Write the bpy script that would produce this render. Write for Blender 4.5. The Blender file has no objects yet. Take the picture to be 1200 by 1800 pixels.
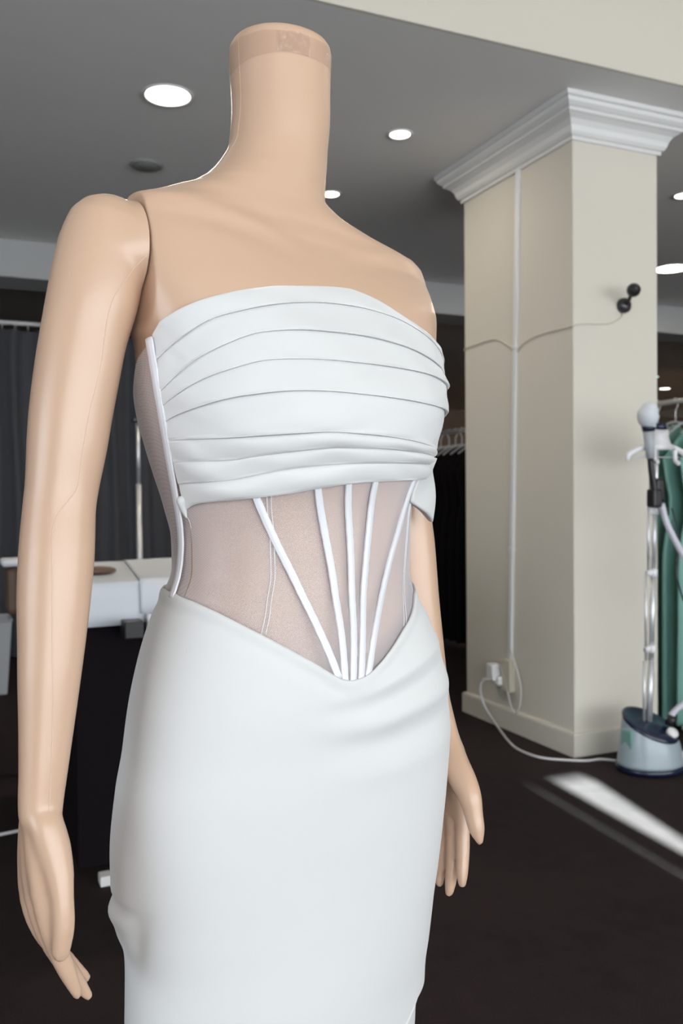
import bpy, bmesh, math, random
import numpy as np
from mathutils import Vector, Matrix
from mathutils.bvhtree import BVHTree
from mathutils import noise
S = bpy.context.scene
C = S.collection
R = math.radians
random.seed(5)

# ------------------------------------------------------------ camera, light, exposure
cam = bpy.data.objects.new('camera', bpy.data.cameras.new('camera')); C.objects.link(cam)
cam.matrix_world = Matrix.Translation((0, 0, 1.2)) @ Matrix.Rotation(R(-23.6), 4, 'Z') @ Matrix.Rotation(R(88.9), 4, 'X') @ Matrix.Rotation(R(-0.5), 4, 'Z')
cam.data.sensor_fit = 'VERTICAL'; cam.data.sensor_height = 36; cam.data.lens = 31.0
cam.data.clip_start = .02
cam.data.dof.use_dof = True; cam.data.dof.focus_distance = .86; cam.data.dof.aperture_fstop = 9
S.camera = cam
w = bpy.data.worlds.new('sky'); S.world = w; w.use_nodes = True
bg = w.node_tree.nodes['Background']; bg.inputs[0].default_value = (.62, .75, 1, 1); bg.inputs[1].default_value = 1.0

def area(name, loc, rot, sx, sy, power, col, shape='RECTANGLE', spread=180):
    l = bpy.data.lights.new(name, 'AREA'); l.shape = shape; l.size = sx; l.size_y = sy; l.energy = power; l.color = col
    l.spread = R(spread)
    o = bpy.data.objects.new(name, l); C.objects.link(o); o.location = loc; o.rotation_euler = rot
    return o
# daylight through the shop front behind the camera
area('daylight_shopfront', (3.0, -3.30, 1.45), (R(90), 0, 0), 9.9, 2.5, 375, (.90, .955, 1.0))
# weaker fill lamp added on the left to lift the darker dress side
area('side_fill', (-4.4, -.3, 1.6), (R(90), 0, R(-90)), 3.0, 2.0, 75, (.84, .91, 1.0))
sun = bpy.data.lights.new('sun', 'SUN'); sun.energy = 260; sun.angle = R(.5); sun.color = (.70, .94, .94)
so = bpy.data.objects.new('sun', sun); C.objects.link(so)
so.rotation_euler = Vector((.087, 1, -.40)).to_track_quat('-Z', 'Y').to_euler()
S.view_settings.view_transform = 'Standard'; S.view_settings.look = 'None'
S.view_settings.gamma = 1; S.view_settings.exposure = 0.0; S.view_settings.use_curve_mapping = False

# ------------------------------------------------------------ materials
def mat(name, col, rough=.5, metal=0, spec=.5, coat=0, sheen=0, noise=None, bump=None, emit=None, trans=None, wave=None):
    m = bpy.data.materials.new(name); m.use_nodes = True; t = m.node_tree; n = t.nodes; b = n['Principled BSDF']
    b.inputs['Base Color'].default_value = (*col, 1); b.inputs['Roughness'].default_value = rough; b.inputs['Metallic'].default_value = metal
    b.inputs['Specular IOR Level'].default_value = spec; b.inputs['Coat Weight'].default_value = coat; b.inputs['Sheen Weight'].default_value = sheen
    b.inputs['Coat Roughness'].default_value = .24
    tc = n.new('ShaderNodeTexCoord')
    if noise:
        sc, amt = noise
        nz = n.new('ShaderNodeTexNoise'); nz.inputs['Scale'].default_value = sc; nz.inputs['Detail'].default_value = 4
        t.links.new(tc.outputs['Object'], nz.inputs['Vector'])
        mx = n.new('ShaderNodeMix'); mx.data_type = 'RGBA'
        mx.inputs[6].default_value = (*[c * (1 - amt) for c in col], 1); mx.inputs[7].default_value = (*[min(1, c * (1 + amt)) for c in col], 1)
        t.links.new(nz.outputs['Fac'], mx.inputs[0]); t.links.new(mx.outputs[2], b.inputs['Base Color'])
    if bump:
        sc, st = bump
        nz = n.new('ShaderNodeTexNoise'); nz.inputs['Scale'].default_value = sc; nz.inputs['Detail'].default_value = 3
        t.links.new(tc.outputs['Object'], nz.inputs['Vector'])
        bp = n.new('ShaderNodeBump'); bp.inputs['Strength'].default_value = st; bp.inputs['Distance'].default_value = .002
        t.links.new(nz.outputs['Fac'], bp.inputs['Height']); t.links.new(bp.outputs[0], b.inputs['Normal'])
    if emit:
        b.inputs['Emission Color'].default_value = (*emit[0], 1); b.inputs['Emission Strength'].default_value = emit[1]
    if trans is not None: b.inputs['Alpha'].default_value = trans
    return m
M = dict(
 skin=mat('mannequin_plastic', (.58, .385, .268), .34, spec=.5, coat=.3, bump=(9, .02)),
 tape=mat('clear_tape', (.58, .40, .30), .08, spec=1.0, trans=.24, bump=(90, .9)),
 seam=mat('mold_seam', (.66, .47, .36), .4),
 satin=mat('ivory_crepe', (.655, .655, .65), .62, spec=.25, sheen=.15, bump=(900, .04)),
 ribbon=mat('white_satin_ribbon', (.70, .70, .735), .34, spec=.6, sheen=.2),
 wall=mat('cream_paint', (.70, .65, .565), .75, noise=(1.2, .04), bump=(120, .05)),
 base=mat('baseboard_paint', (.68, .64, .56), .5, noise=(3, .05)),
 white=mat('white_paint', (.78, .77, .75), .35),
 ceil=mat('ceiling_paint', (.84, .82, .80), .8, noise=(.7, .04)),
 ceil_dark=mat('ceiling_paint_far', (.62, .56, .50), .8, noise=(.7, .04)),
 beam=mat('beam_paint', (.46, .465, .46), .7),
 plastic=mat('white_plastic', (.80, .79, .80), .35),
 grey=mat('grey_plastic', (.42, .44, .46), .5),
 navy=mat('navy_plastic', (.010, .016, .042), .22, spec=.6),
 tank=mat('pale_blue_tank', (.36, .42, .46), .3, spec=.5, coat=.2),
 teal_clear=mat('teal_reservoir', (.20, .36, .33), .15, spec=.6),
 chrome=mat('brushed_steel', (.72, .72, .74), .42, metal=.7),
 black=mat('black_plastic', (.012, .010, .012), .4),
 camlens=mat('camera_body', (.035, .03, .035), .25),
 blackcloth=mat('black_cloth', (.008, .006, .007), .95, spec=.1),
 curtain=mat('charcoal_curtain', (.085, .085, .095), .9, spec=.15, noise=(6, .1)),
 cloth=mat('white_tablecloth', (.68, .70, .74), .8, spec=.2, bump=(14, .2)),
 teal=mat('teal_satin', (.16, .36, .31), .45, sheen=.2, noise=(5, .25)),
 brown=mat('brown_wood', (.16, .10, .065), .5, noise=(8, .3)),
 hose=mat('pale_lilac_hose', (.62, .60, .68), .5),
 cord=mat('white_cord', (.70, .68, .68), .5),
 beige=mat('beige_plastic', (.62, .57, .46), .5),
 vent=mat('grey_speaker_grille', (.30, .30, .29), .6),
 bulb=mat('lamp_diffuser', (1, .95, .85), .5, emit=((1, .93, .78), 9)),
 coolbulb=mat('cool_lamp_diffuser', (.8, 1, .98), .5, emit=((.6, 1, .95), 4)),
)
def carpet():
    m = mat('dark_carpet', (.017, .011, .011), .88, spec=.25)
    t = m.node_tree; n = t.nodes; b = n['Principled BSDF']; tc = n.new('ShaderNodeTexCoord')
    nz = n.new('ShaderNodeTexNoise'); nz.inputs['Scale'].default_value = 260; nz.inputs['Detail'].default_value = 5
    n2 = n.new('ShaderNodeTexNoise'); n2.inputs['Scale'].default_value = 1.3; n2.inputs['Detail'].default_value = 5
    n3 = n.new('ShaderNodeTexNoise'); n3.inputs['Scale'].default_value = 14; n3.inputs['Detail'].default_value = 5
    mul = n.new('ShaderNodeMath'); mul.operation = 'MULTIPLY'; add = n.new('ShaderNodeMath'); add.operation = 'MULTIPLY_ADD'; add.inputs[1].default_value = .5
    for q in (nz, n2, n3): t.links.new(tc.outputs['Object'], q.inputs['Vector'])
    t.links.new(n3.outputs['Fac'], add.inputs[0]); t.links.new(n2.outputs['Fac'], add.inputs[2])
    t.links.new(nz.outputs['Fac'], mul.inputs[0]); t.links.new(add.outputs[0], mul.inputs[1])
    cr = n.new('ShaderNodeValToRGB'); cr.color_ramp.elements[0].position = .18; cr.color_ramp.elements[0].color = (.009, .0048, .0050, 1)
    cr.color_ramp.elements[1].position = .75; cr.color_ramp.elements[1].color = (.044, .027, .027, 1)
    t.links.new(mul.outputs[0], cr.inputs[0]); t.links.new(cr.outputs[0], b.inputs['Base Color'])
    bp = n.new('ShaderNodeBump'); bp.inputs['Strength'].default_value = .5; bp.inputs['Distance'].default_value = .004
    t.links.new(nz.outputs['Fac'], bp.inputs['Height']); t.links.new(bp.outputs[0], b.inputs['Normal'])
    return m
M['carpet'] = carpet()
def tulle():
    m = bpy.data.materials.new('white_tulle'); m.use_nodes = True; t = m.node_tree; n = t.nodes
    for q in list(n): n.remove(q)
    out = n.new('ShaderNodeOutputMaterial'); mx = n.new('ShaderNodeMixShader'); tr = n.new('ShaderNodeBsdfTransparent')
    pr = n.new('ShaderNodeBsdfPrincipled'); pr.inputs['Base Color'].default_value = (.68, .635, .66, 1); pr.inputs['Roughness'].default_value = .6
    pr.inputs['Sheen Weight'].default_value = .3
    tc = n.new('ShaderNodeTexCoord'); fr = n.new('ShaderNodeLayerWeight'); fr.inputs[0].default_value = .35
    # woven net: two crossed fine waves; denser when seen at a grazing angle, as a real net is
    wv = []
    for ang in (35, -35):
        mp = n.new('ShaderNodeMapping'); mp.inputs['Rotation'].default_value = (0, R(ang), 0)
        wa = n.new('ShaderNodeTexWave'); wa.inputs['Scale'].default_value = 260
        t.links.new(tc.outputs['Object'], mp.inputs[0]); t.links.new(mp.outputs[0], wa.inputs[0]); wv.append(wa)
    mxm = n.new('ShaderNodeMath'); mxm.operation = 'MAXIMUM'
    t.links.new(wv[0].outputs['Fac'], mxm.inputs[0]); t.links.new(wv[1].outputs['Fac'], mxm.inputs[1])
    nz = n.new('ShaderNodeTexNoise'); nz.inputs['Scale'].default_value = 9; nz.inputs['Detail'].default_value = 2
    t.links.new(tc.outputs['Object'], nz.inputs['Vector'])
    a1 = n.new('ShaderNodeMath'); a1.operation = 'MULTIPLY_ADD'; a1.inputs[1].default_value = .16; a1.inputs[2].default_value = .17
    a2 = n.new('ShaderNodeMath'); a2.operation = 'MULTIPLY_ADD'; a2.inputs[1].default_value = .55
    a3 = n.new('ShaderNodeMath'); a3.operation = 'MULTIPLY_ADD'; a3.inputs[1].default_value = .12; a3.use_clamp = True
    t.links.new(mxm.outputs[0], a1.inputs[0]); t.links.new(fr.outputs['Facing'], a2.inputs[0]); t.links.new(a1.outputs[0], a2.inputs[2])
    t.links.new(nz.outputs['Fac'], a3.inputs[0]); t.links.new(a2.outputs[0], a3.inputs[2])
    t.links.new(a3.outputs[0], mx.inputs[0]); t.links.new(tr.outputs[0], mx.inputs[1]); t.links.new(pr.outputs[0], mx.inputs[2])
    t.links.new(mx.outputs[0], out.inputs[0])
    return m
M['tulle'] = tulle()

# ------------------------------------------------------------ helpers
def obj(name, verts, faces, m, parent=None, smooth=True):
    me = bpy.data.meshes.new(name); me.from_pydata([tuple(map(float, v)) for v in verts], [], faces)
    bm = bmesh.new(); bm.from_mesh(me); bmesh.ops.remove_doubles(bm, verts=bm.verts, dist=1e-6)
    bmesh.ops.recalc_face_normals(bm, faces=bm.faces); bm.to_mesh(me); bm.free()
    if smooth:
        for p in me.polygons: p.use_smooth = True
    me.materials.append(m)
    o = bpy.data.objects.new(name, me); C.objects.link(o)
    if parent: o.parent = parent
    return o
def tag(o, label=None, cat=None, group=None, kind=None):
    for k, v in (('label', label), ('category', cat), ('group', group), ('kind', kind)):
        if v: o[k] = v
    return o
def empty(name, loc=(0, 0, 0), rz=0, label=None, cat=None, group=None):
    o = bpy.data.objects.new(name, None); C.objects.link(o); o.location = loc; o.rotation_euler = (0, 0, rz); o.empty_display_size = .1
    return tag(o, label, cat, group)
class G:                                    # geometry collector
    def __init__(s): s.v = []; s.f = []
    def add(s, v, f):
        k = len(s.v); s.v += [tuple(p) for p in v]; s.f += [tuple(i + k for i in q) for q in f]; return s
    def build(s, name, m, parent=None, smooth=True, edge=None):
        o = obj(name, s.v, s.f, m, parent, smooth)
        if edge is not None: bev(o, edge)
        return o
def bev(o, wd, seg=2):
    b = o.modifiers.new('bevel', 'BEVEL'); b.width = wd; b.segments = seg; b.limit_method = 'ANGLE'; b.angle_limit = R(40)
    return o
def box(c, s, rot=None):
    v = [Vector((x * s[0] / 2, y * s[1] / 2, z * s[2] / 2)) for x in (-1, 1) for y in (-1, 1) for z in (-1, 1)]
    if rot is not None: v = [rot @ p for p in v]
    return [p + Vector(c) for p in v], [(0, 1, 3, 2), (4, 6, 7, 5), (0, 4, 5, 1), (2, 3, 7, 6), (0, 2, 6, 4), (1, 5, 7, 3)]
def bx(x0, x1, y0, y1, z0, z1): return box(((x0 + x1) / 2, (y0 + y1) / 2, (z0 + z1) / 2), (x1 - x0, y1 - y0, z1 - z0))
def catmull(P, n):
    P = [np.array(p, float) for p in P]; Q = [2 * P[0] - P[1]] + P + [2 * P[-1] - P[-2]]; out = []
    for i in range(1, len(Q) - 2):
        for k in range(n):
            t = k / n; a, b, c, d = Q[i - 1:i + 3]
            out.append(.5 * ((2 * b) + (c - a) * t + (2 * a - 5 * b + 4 * c - d) * t * t + (3 * b - a - 3 * c + d) * t ** 3))
    out.append(Q[-2]); return out
def tube(P, rad, seg=12, caps=True, round_caps=False, sub=1):
    """tube through points; rad a number or list; optional hemispherical ends"""
    P = [np.array(p, float) for p in P]; rr = [rad] * len(P) if not hasattr(rad, '__len__') else list(rad)
    if sub > 1:
        q = catmull([np.append(p, r) for p, r in zip(P, rr)], sub); P = [p[:3] for p in q]; rr = [max(1e-4, p[3]) for p in q]
    rows = [(p, r) for p, r in zip(P, rr)]
    T = [P[min(i + 1, len(P) - 1)] - P[max(i - 1, 0)] for i in range(len(P))]
    T = [t / (np.linalg.norm(t) + 1e-12) for t in T]
    if round_caps:
        a, b = [], []
        for k in (1, 2, 3):
            an = k * math.pi / 8
            a.insert(0, (P[0] - T[0] * rr[0] * math.sin(an), rr[0] * math.cos(an))); b.append((P[-1] + T[-1] * rr[-1] * math.sin(an), rr[-1] * math.cos(an)))
        rows = a + rows + b; T = [T[0]] * 3 + T + [T[-1]] * 3
    up = np.array([0, 0, 1.]) if abs(T[0][2]) < .9 else np.array([1., 0, 0]); v = []; f = []
    n = np.cross(T[0], up); n /= np.linalg.norm(n)
    for (p, r), t in zip(rows, T):
        n = n - t * (n @ t); n /= np.linalg.norm(n) + 1e-12; b = np.cross(t, n)
        v += [p + r * (math.cos(a) * n + math.sin(a) * b) for a in np.linspace(0, 2 * math.pi, seg, endpoint=False)]
    for i in range(len(rows) - 1):
        for k in range(seg):
            f.append((i * seg + k, i * seg + (k + 1) % seg, (i + 1) * seg + (k + 1) % seg, (i + 1) * seg + k))
    if caps: f.append(tuple(range(seg))[::-1]); f.append(tuple(range((len(rows) - 1) * seg, len(rows) * seg)))
    return v, f
def lathe(prof, seg=32, c=(0, 0, 0), caps=True):
    v = []; f = []
    for r, z in prof: v += [(c[0] + r * math.cos(a), c[1] + r * math.sin(a), c[2] + z) for a in np.linspace(0, 2 * math.pi, seg, endpoint=False)]
    for i in range(len(prof) - 1):
        for k in range(seg): f.append((i * seg + k, i * seg + (k + 1) % seg, (i + 1) * seg + (k + 1) % seg, (i + 1) * seg + k))
    if caps: f.append(tuple(range(seg))[::-1]); f.append(tuple(range((len(prof) - 1) * seg, len(prof) * seg)))
    return v, f
def gridf(rows, closed=False):
    nv = len(rows[0]); v = [p for r in rows for p in r]; f = []
    for i in range(len(rows) - 1):
        for k in range(nv if closed else nv - 1):
            f.append((i * nv + k, i * nv + (k + 1) % nv, (i + 1) * nv + (k + 1) % nv, (i + 1) * nv + k))
    return v, f
def prism(poly, y0, y1, ax='Y'):
    """polygon in two axes extruded along the third"""
    def P(a, b, t): return {'Y': (a, t, b), 'X': (t, a, b), 'Z': (a, b, t)}[ax]
    n = len(poly); v = [P(a, b, y0) for a, b in poly] + [P(a, b, y1) for a, b in poly]
    f = [tuple(range(n)), tuple(range(2 * n - 1, n - 1, -1))] + [(i, (i + 1) % n, n + (i + 1) % n, n + i) for i in range(n)]
    return v, f
def struct(name, g, m, smooth=False, parent=None):
    o = g.build(name, m, parent, smooth)
    if parent is None: o['kind'] = 'structure'
    return o

# ------------------------------------------------------------ the room
CZ = 2.95                                      # ceiling height
FY, BY, LX, RX_ = 2.93, 16.0, -4.5, 14.0
struct('floor', G().add(*bx(LX - .2, RX_ + .2, -5.0, BY + .2, -.1, 0)), M['carpet'])
struct('ceiling', G().add(*bx(LX - .2, RX_ + .2, FY, 6.40, CZ, CZ + .15)), M['ceil'])
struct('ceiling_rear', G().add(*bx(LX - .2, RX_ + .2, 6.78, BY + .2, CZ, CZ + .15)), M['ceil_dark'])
struct('ceiling_front', G().add(*bx(LX - .2, RX_ + .2, -3.6, FY + .1, 3.55, 3.7)), M['wall'])
struct('trim_1', G().add(*bx(LX - .2, RX_ + .2, FY - .015, FY, CZ, 3.6)), M['wall'])           # fascia where the ceiling drops
struct('trim_2', G().add(*bx(LX, RX_, 6.40, 6.78, 2.70, CZ + .1)), M['beam'])                # dropped beam
g = G(); g.add(*bx(LX - .2, LX, -3.6, -1.8, 0, 3.6)); g.add(*bx(LX - .2, LX, 1.2, BY, 0, 3.6)); g.add(*bx(LX - .2, LX, -1.8, 1.2, 0, .6)); g.add(*bx(LX - .2, LX, -1.8, 1.2, 2.6, 3.6))
struct('wall_left', g, M['wall'])
g = G()
for y in (-1.77, -.3, 1.17): g.add(*bx(LX - .14, LX - .06, y - .03, y + .03, .6, 2.6))
for z in (.63, 2.57): g.add(*bx(LX - .14, LX - .06, -1.8, 1.2, z - .03, z + .03))
struct('fill_window', g, M['white'])  # unseen window frame, added to go with the left fill lamp
struct('wall_right', G().add(*bx(RX_, RX_ + .2, -3.6, BY, 0, 3.6)), M['wall'])
struct('wall_back', G().add(*bx(LX - .2, RX_ + .2, BY, BY + .2, 0, 3.6)), M['wall'])
# shop front behind the camera: solid at both ends, glazed bays between mullions
g = G(); g.add(*bx(LX - .2, -2.0, -3.6, -3.4, 0, 3.6)); g.add(*bx(8.0, RX_ + .2, -3.6, -3.4, 0, 3.6)); g.add(*bx(-2.0, 8.0, -3.6, -3.4, 2.75, 3.6)); g.add(*bx(-2.0, 8.0, -3.6, -3.4, 0, .15))
struct('wall_front', g, M['wall'])
g = G()
for x in (-2.0, -.33, 1.33, 3.0, 4.67, 6.33, 8.0): g.add(*bx(x - .03, x + .03, -3.58, -3.44, .15, 2.75))
for z in (.18, 2.72): g.add(*bx(-2.0, 8.0, -3.58, -3.44, z - .03, z + .03))
struct('window_1', g, M['white'])
# unseen slabs added to block the sun, slits shaped for the floor strips
LYY = -4.45; SXC = 2.265 - .087 * (3.0 - LYY)
g = G()
g.add(*bx(-6, SXC - .74, LYY, LYY + .1, 0, 6)); g.add(*bx(SXC - .733, SXC - .120, LYY, LYY + .1, 0, 6)); g.add(*bx(SXC - .109, SXC, LYY, LYY + .1, 0, 6))
g.add(*prism([(SXC + .03, 0), (SXC + .05, 2.55), (SXC + .18, 2.95), (SXC + .18, 6), (15, 6), (15, 0)], LYY, LYY + .1))
g.add(*bx(SXC - .8, SXC + .3, LYY, LYY + .1, 2.975, 6))
struct('sun_blocker', g, M['grey'])

# ------------------------------------------------------------ column with cornice, baseboard
X0, X1, Y0, Y1 = 2.563, 3.055, 3.238, 4.165
col = empty('column', ((X0 + X1) / 2, (Y0 + Y1) / 2, 0), 0, 'square cream painted column with white cornice beside the steamer', 'column')
col['kind'] = 'structure'; del col['category']
def rel(g, o): return [tuple(np.array(p, float) - np.array(o.location)) for p in g.v]
def child(name, g, m, parent, smooth=False, edge=None, root=None):
    g.v = rel(g, root or parent); return g.build(name, m, parent, smooth, edge)
child('shaft', G().add(*bx(X0, X1, Y0, Y1, 0, CZ)), M['wall'], col, edge=.006)
prof = [(.0, 2.785), (.012, 2.785), (.012, 2.80), (.022, 2.805), (.03, 2.818), (.036, 2.84), (.05, 2.862), (.07, 2.875), (.082, 2.88), (.082, 2.892), (.092, 2.898), (.104, 2.91), (.108, 2.925), (.118, 2.93), (.118, CZ - .0005), (0, CZ - .0005)]
def ringprof(prof):
    rows = []
    for o_, z in prof: rows.append([(X0 - o_, Y0 - o_, z), (X1 + o_, Y0 - o_, z), (X1 + o_, Y1 + o_, z), (X0 - o_, Y1 + o_, z)])
    return gridf(rows, True)
child('cornice', G().add(*ringprof(prof)), M['white'], col)
child('baseboard', G().add(*ringprof([(0, 0), (.018, 0), (.018, .098), (.014, .106), (.006, .110), (0, .112)])), M['base'], col)

# things fixed to the column
t = empty('cable_trunking', (X0, 3.67, .34), 0, 'white vertical cable trunking on the shaded face of the column', 'trunking')
child('trunk', G().add(*prism([(3.735 - .014, .34), (3.735 + .014, .34), (3.645 + .014, 2.79), (3.645 - .014, 2.79)], X0 - .016, X0, 'X')), M['plastic'], t, edge=.003)
for z in (1.93, .92):
    yc = 3.735 - (z - .34) / 2.45 * .09
    child('coupling', G().add(*bx(X0 - .019, X0, yc - .017, yc + .017, z - .012, z + .012)), M['plastic'], t, edge=.002)
def wire(name, P, r, m, label, cat='cable', sub=6, group=None, seg=8):
    o = G().add(*tube(P, r, seg, sub=sub)).build(name, m); return tag(o, label, cat, group)
wire('wall_cable', [(2.558, 4.165, 1.985), (2.558, 4.138, 1.994), (2.558, 4.04, 1.997), (2.558, 3.942, 2.0), (2.558, 3.86, 1.995), (2.558, 3.79, 1.97), (2.558, 3.71, 1.92)], .003, M['beige'], 'thin cable clipped left of the trunking on the column face')
wire('wall_cable', [(2.558, 3.665, 1.90), (2.558, 3.62, 1.933), (2.558, 3.56, 1.947), (2.558, 3.498, 1.954), (2.558, 3.38, 1.955), (2.558, 3.263, 1.952), (2.556, 3.236, 1.955), (2.60, 3.233, 1.963), (2.656, 3.233, 1.968), (2.72, 3.233, 1.972), (2.78, 3.233, 1.983), (2.83, 3.233, 2.01), (2.845, 3.233, 2.04)], .0028, M['beige'], 'thin cable from the trunking around the column to the black camera')
t = empty('security_camera', (2.845, 3.238, 2.065), 0, 'small round black camera on a ball mount high on the column', 'camera')
g = G().add(*[(lambda v, f: ([(p[0], -p[2], p[1]) for p in v], f))(*lathe([(.0, 0), (.034, 0), (.036, .006), (.034, .022), (.024, .032), (.0, .035)], 24))][0]); g.build('mount', M['camlens'], t)
G().add(*tube([(0, -.028, 0), (-.015, -.06, .015), (-.030, -.09, .030)], .009, 10, sub=4)).build('arm', M['black'], t)
def sphere(c, r, seg=20, sq=(1, 1, 1)):
    pr = [(max(1e-5, r * math.sin(a)), -r * math.cos(a)) for a in np.linspace(.001, math.pi - .001, 13)]
    v, f = lathe(pr, seg); return [(c[0] + p[0] * sq[0], c[1] + p[1] * sq[1], c[2] + p[2] * sq[2]) for p in v], f
G().add(*sphere((-.042, -.12, .044), .031)).build('camera_ball', M['black'], t)
G().add(*sphere((-.054, -.146, .044), .014)).build('lens', M['camlens'], t)

t = empty('wall_socket', (X0, 3.80, .27), 0, 'cream double wall socket low on the column with white plug in it', 'socket')
child('socket_plate', G().add(*bx(X0 - .035, X0, 3.70, 3.78, .20, .36)), M['beige'], t, edge=.006)
child('adapter', G().add(*bx(X0 - .07, X0 - .005, 3.80, 3.87, .24, .33)).add(*bx(X0 - .055, X0 - .005, 3.77, 3.82, .22, .27)), M['plastic'], t, edge=.012)
wire('power_cord', [(2.50, 3.83, .25), (2.485, 3.88, .235), (2.49, 3.915, .18), (2.505, 3.90, .10), (2.52, 3.85, .04), (2.48, 3.70, .007), (2.42, 3.55, .006), (2.385, 3.42, .006), (2.40, 3.28, .006), (2.49, 3.19, .006), (2.56, 3.15, .006), (2.63, 3.14, .006), (2.68, 3.09, .006), (2.72, 3.03, .006), (2.74, 3.0, .02)], .0055, M['cord'], 'white power cord running from the socket across the carpet to the steamer', 'cord')
wire('cable_loop', [(2.53, 3.80, .33), (2.53, 3.75, .27), (2.53, 3.70, .15), (2.53, 3.66, .11), (2.53, 3.62, .15), (2.53, 3.61, .25), (2.53, 3.66, .36), (2.54, 3.71, .42)], .0035, M['cord'], 'thin white cable looped under the wall socket', 'cable')

# ------------------------------------------------------------ ceiling lights
def downlight(x, y, r, label, m='bulb', power=9, z=CZ):
    t = empty('downlight', (x, y, z), 0, label, 'ceiling light', 'recessed ceiling downlights')
    G().add(*lathe([(r, 0), (r + .012, 0), (r + .010, -.006), (r, -.005), (r - .004, -.002)], 32, caps=False)).build('trim_ring', M['white'], t)
    G().add(*lathe([(.001, -.004), (r * .6, -.004), (r - .003, -.002), (r - .003, -.0005)], 32)).build('diffuser', M[m], t)
    if power:
        a = area('lamp_glow', (0, 0, -.012), (0, 0, 0), 2 * r, 2 * r, power, (1, .9, .74), 'DISK'); a.parent = t
downlight(.875, 3.855, .10, 'large bright round downlight left of the mannequin neck', power=12)
downlight(2.004, 3.837, .052, 'small round downlight between mannequin neck and column', power=2.5)
downlight(2.023, 4.747, .052, 'small round downlight just right of the base of the neck', power=3)
downlight(5.158, 5.315, .13, 'large oval-looking downlight right of the column near the beam', power=26)
downlight(3.96, 3.985, .052, 'small downlight at the right edge just under the cornice', power=5)
downlight(4.2, 2.1, .06, 'added round fill light in the higher ceiling before the column', power=4, z=3.55)  # out-of-view lamp added to brighten the front face of the column
downlight(9.70, 10.388, .09, 'cool greenish far downlight right of the column', 'coolbulb', power=40)
downlight(10.988, 11.482, .09, 'farthest warm downlight above the garment rack', power=60)
t = empty('ceiling_speaker', (.948, 4.70, CZ), 0, 'unlit round grey grille in the ceiling left of the neck', 'ceiling speaker')
G().add(*lathe([(.001, -.012), (.055, -.012), (.06, -.009)], 32)).build('grille', M['vent'], t)
G().add(*lathe([(.06, -.010), (.075, -.012), (.085, -.006), (.088, 0)], 32, caps=False)).build('rim', M['vent'], t)

# ------------------------------------------------------------ curtain on its rail, left background
t = empty('curtain', (-.8, 6.98, 0), 0, 'long charcoal curtain hanging on a pale rail across the back left', 'curtain')
x0, x1 = LX + .05 + .8, 2.3 + .8
rows = []
for z in np.linspace(.02, 2.44, 10):
    r = []
    for x in np.arange(x0, x1, .02):
        d = .045 * math.sin(x * 31 + 1.3 * math.sin(x * 4.1)) + .02 * math.sin(x * 13 + z * .6) + .012 * math.sin(x * 71)
        r.append((x + .012 * math.sin(z * 3 + x * 9), d * (1 - .25 * z / 2.5), z))
    rows.append(r)
G().add(*gridf(rows)).build('drape', M['curtain'], t)
G().add(*tube([(x0, -.05, 2.487), (x1, -.05, 2.487)], .016, 12)).build('rail', M['plastic'], t)
g = G()
for x in np.arange(x0 + .1, x1, .09): g.add(*tube([(x, -.05, 2.472), (x, -.02, 2.43)], .004, 5))
g.build('hook', M['grey'], t)['kind'] = 'stuff'

# partition behind the racks on the right
# ------------------------------------------------------------ cutting table with a white cloth
t = empty('cutting_table', (-.2, 3.30, 0), 0, 'black panelled cutting table under the white cloth on the left', 'table')
def rc(name, b, m, edge=.004): return child(name, G().add(*b), m, t, edge=edge)
rc('table_top', bx(.24, 1.14, 2.84, 3.80, .885, .925), M['black'])
rc('front_panel', bx(.335, 1.11, 2.86, 2.88, .03, .885), M['blackcloth'])
rc('side_panel', bx(.335, .355, 2.88, 3.72, .03, .885), M['blackcloth'])
for x, y in ((.26, 3.74), (1.11, 2.90), (1.11, 3.74)): rc('leg', bx(x - .02, x + .02, y - .02, y + .02, 0, .885), M['black'])
rc('caster', bx(.388, .425, 2.76, 2.81, 0, .032), M['white'])
rc('clamp', bx(.47, .53, 2.75, 2.83, .76, .815), M['black'])
rc('clamp_screw', tube([(.555, 2.80, .73), (.555, 2.80, .83)], .009, 10), M['chrome'])
t['label'] = 'black panelled cutting table under the white cloth on the left'
rows = []
for sv in np.linspace(0, 1, 26):
    r = []
    for u in np.linspace(0, 1, 70):
        x = .262 + u * .90
        hang = .125 + .01 * math.sin(u * 9)
        L = hang + .98; s = sv * L
        if s < hang: y = 2.818 - .006 * math.sin(x * 40) * (1 - s / hang); z = .930 - hang + s
        else: y = 2.822 + (s - hang); z = .930 + .0012 * math.sin(x * 14 + y * 9)
        r.append((x, y, z))
    rows.append(r)
o = G().add(*gridf(rows)).build('tablecloth', M['cloth']); so_ = o.modifiers.new('thick', 'SOLIDIFY'); so_.thickness = .002; so_.offset = -1
tag(o, 'white cloth draped over the cutting table behind the arm', 'tablecloth')
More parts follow.
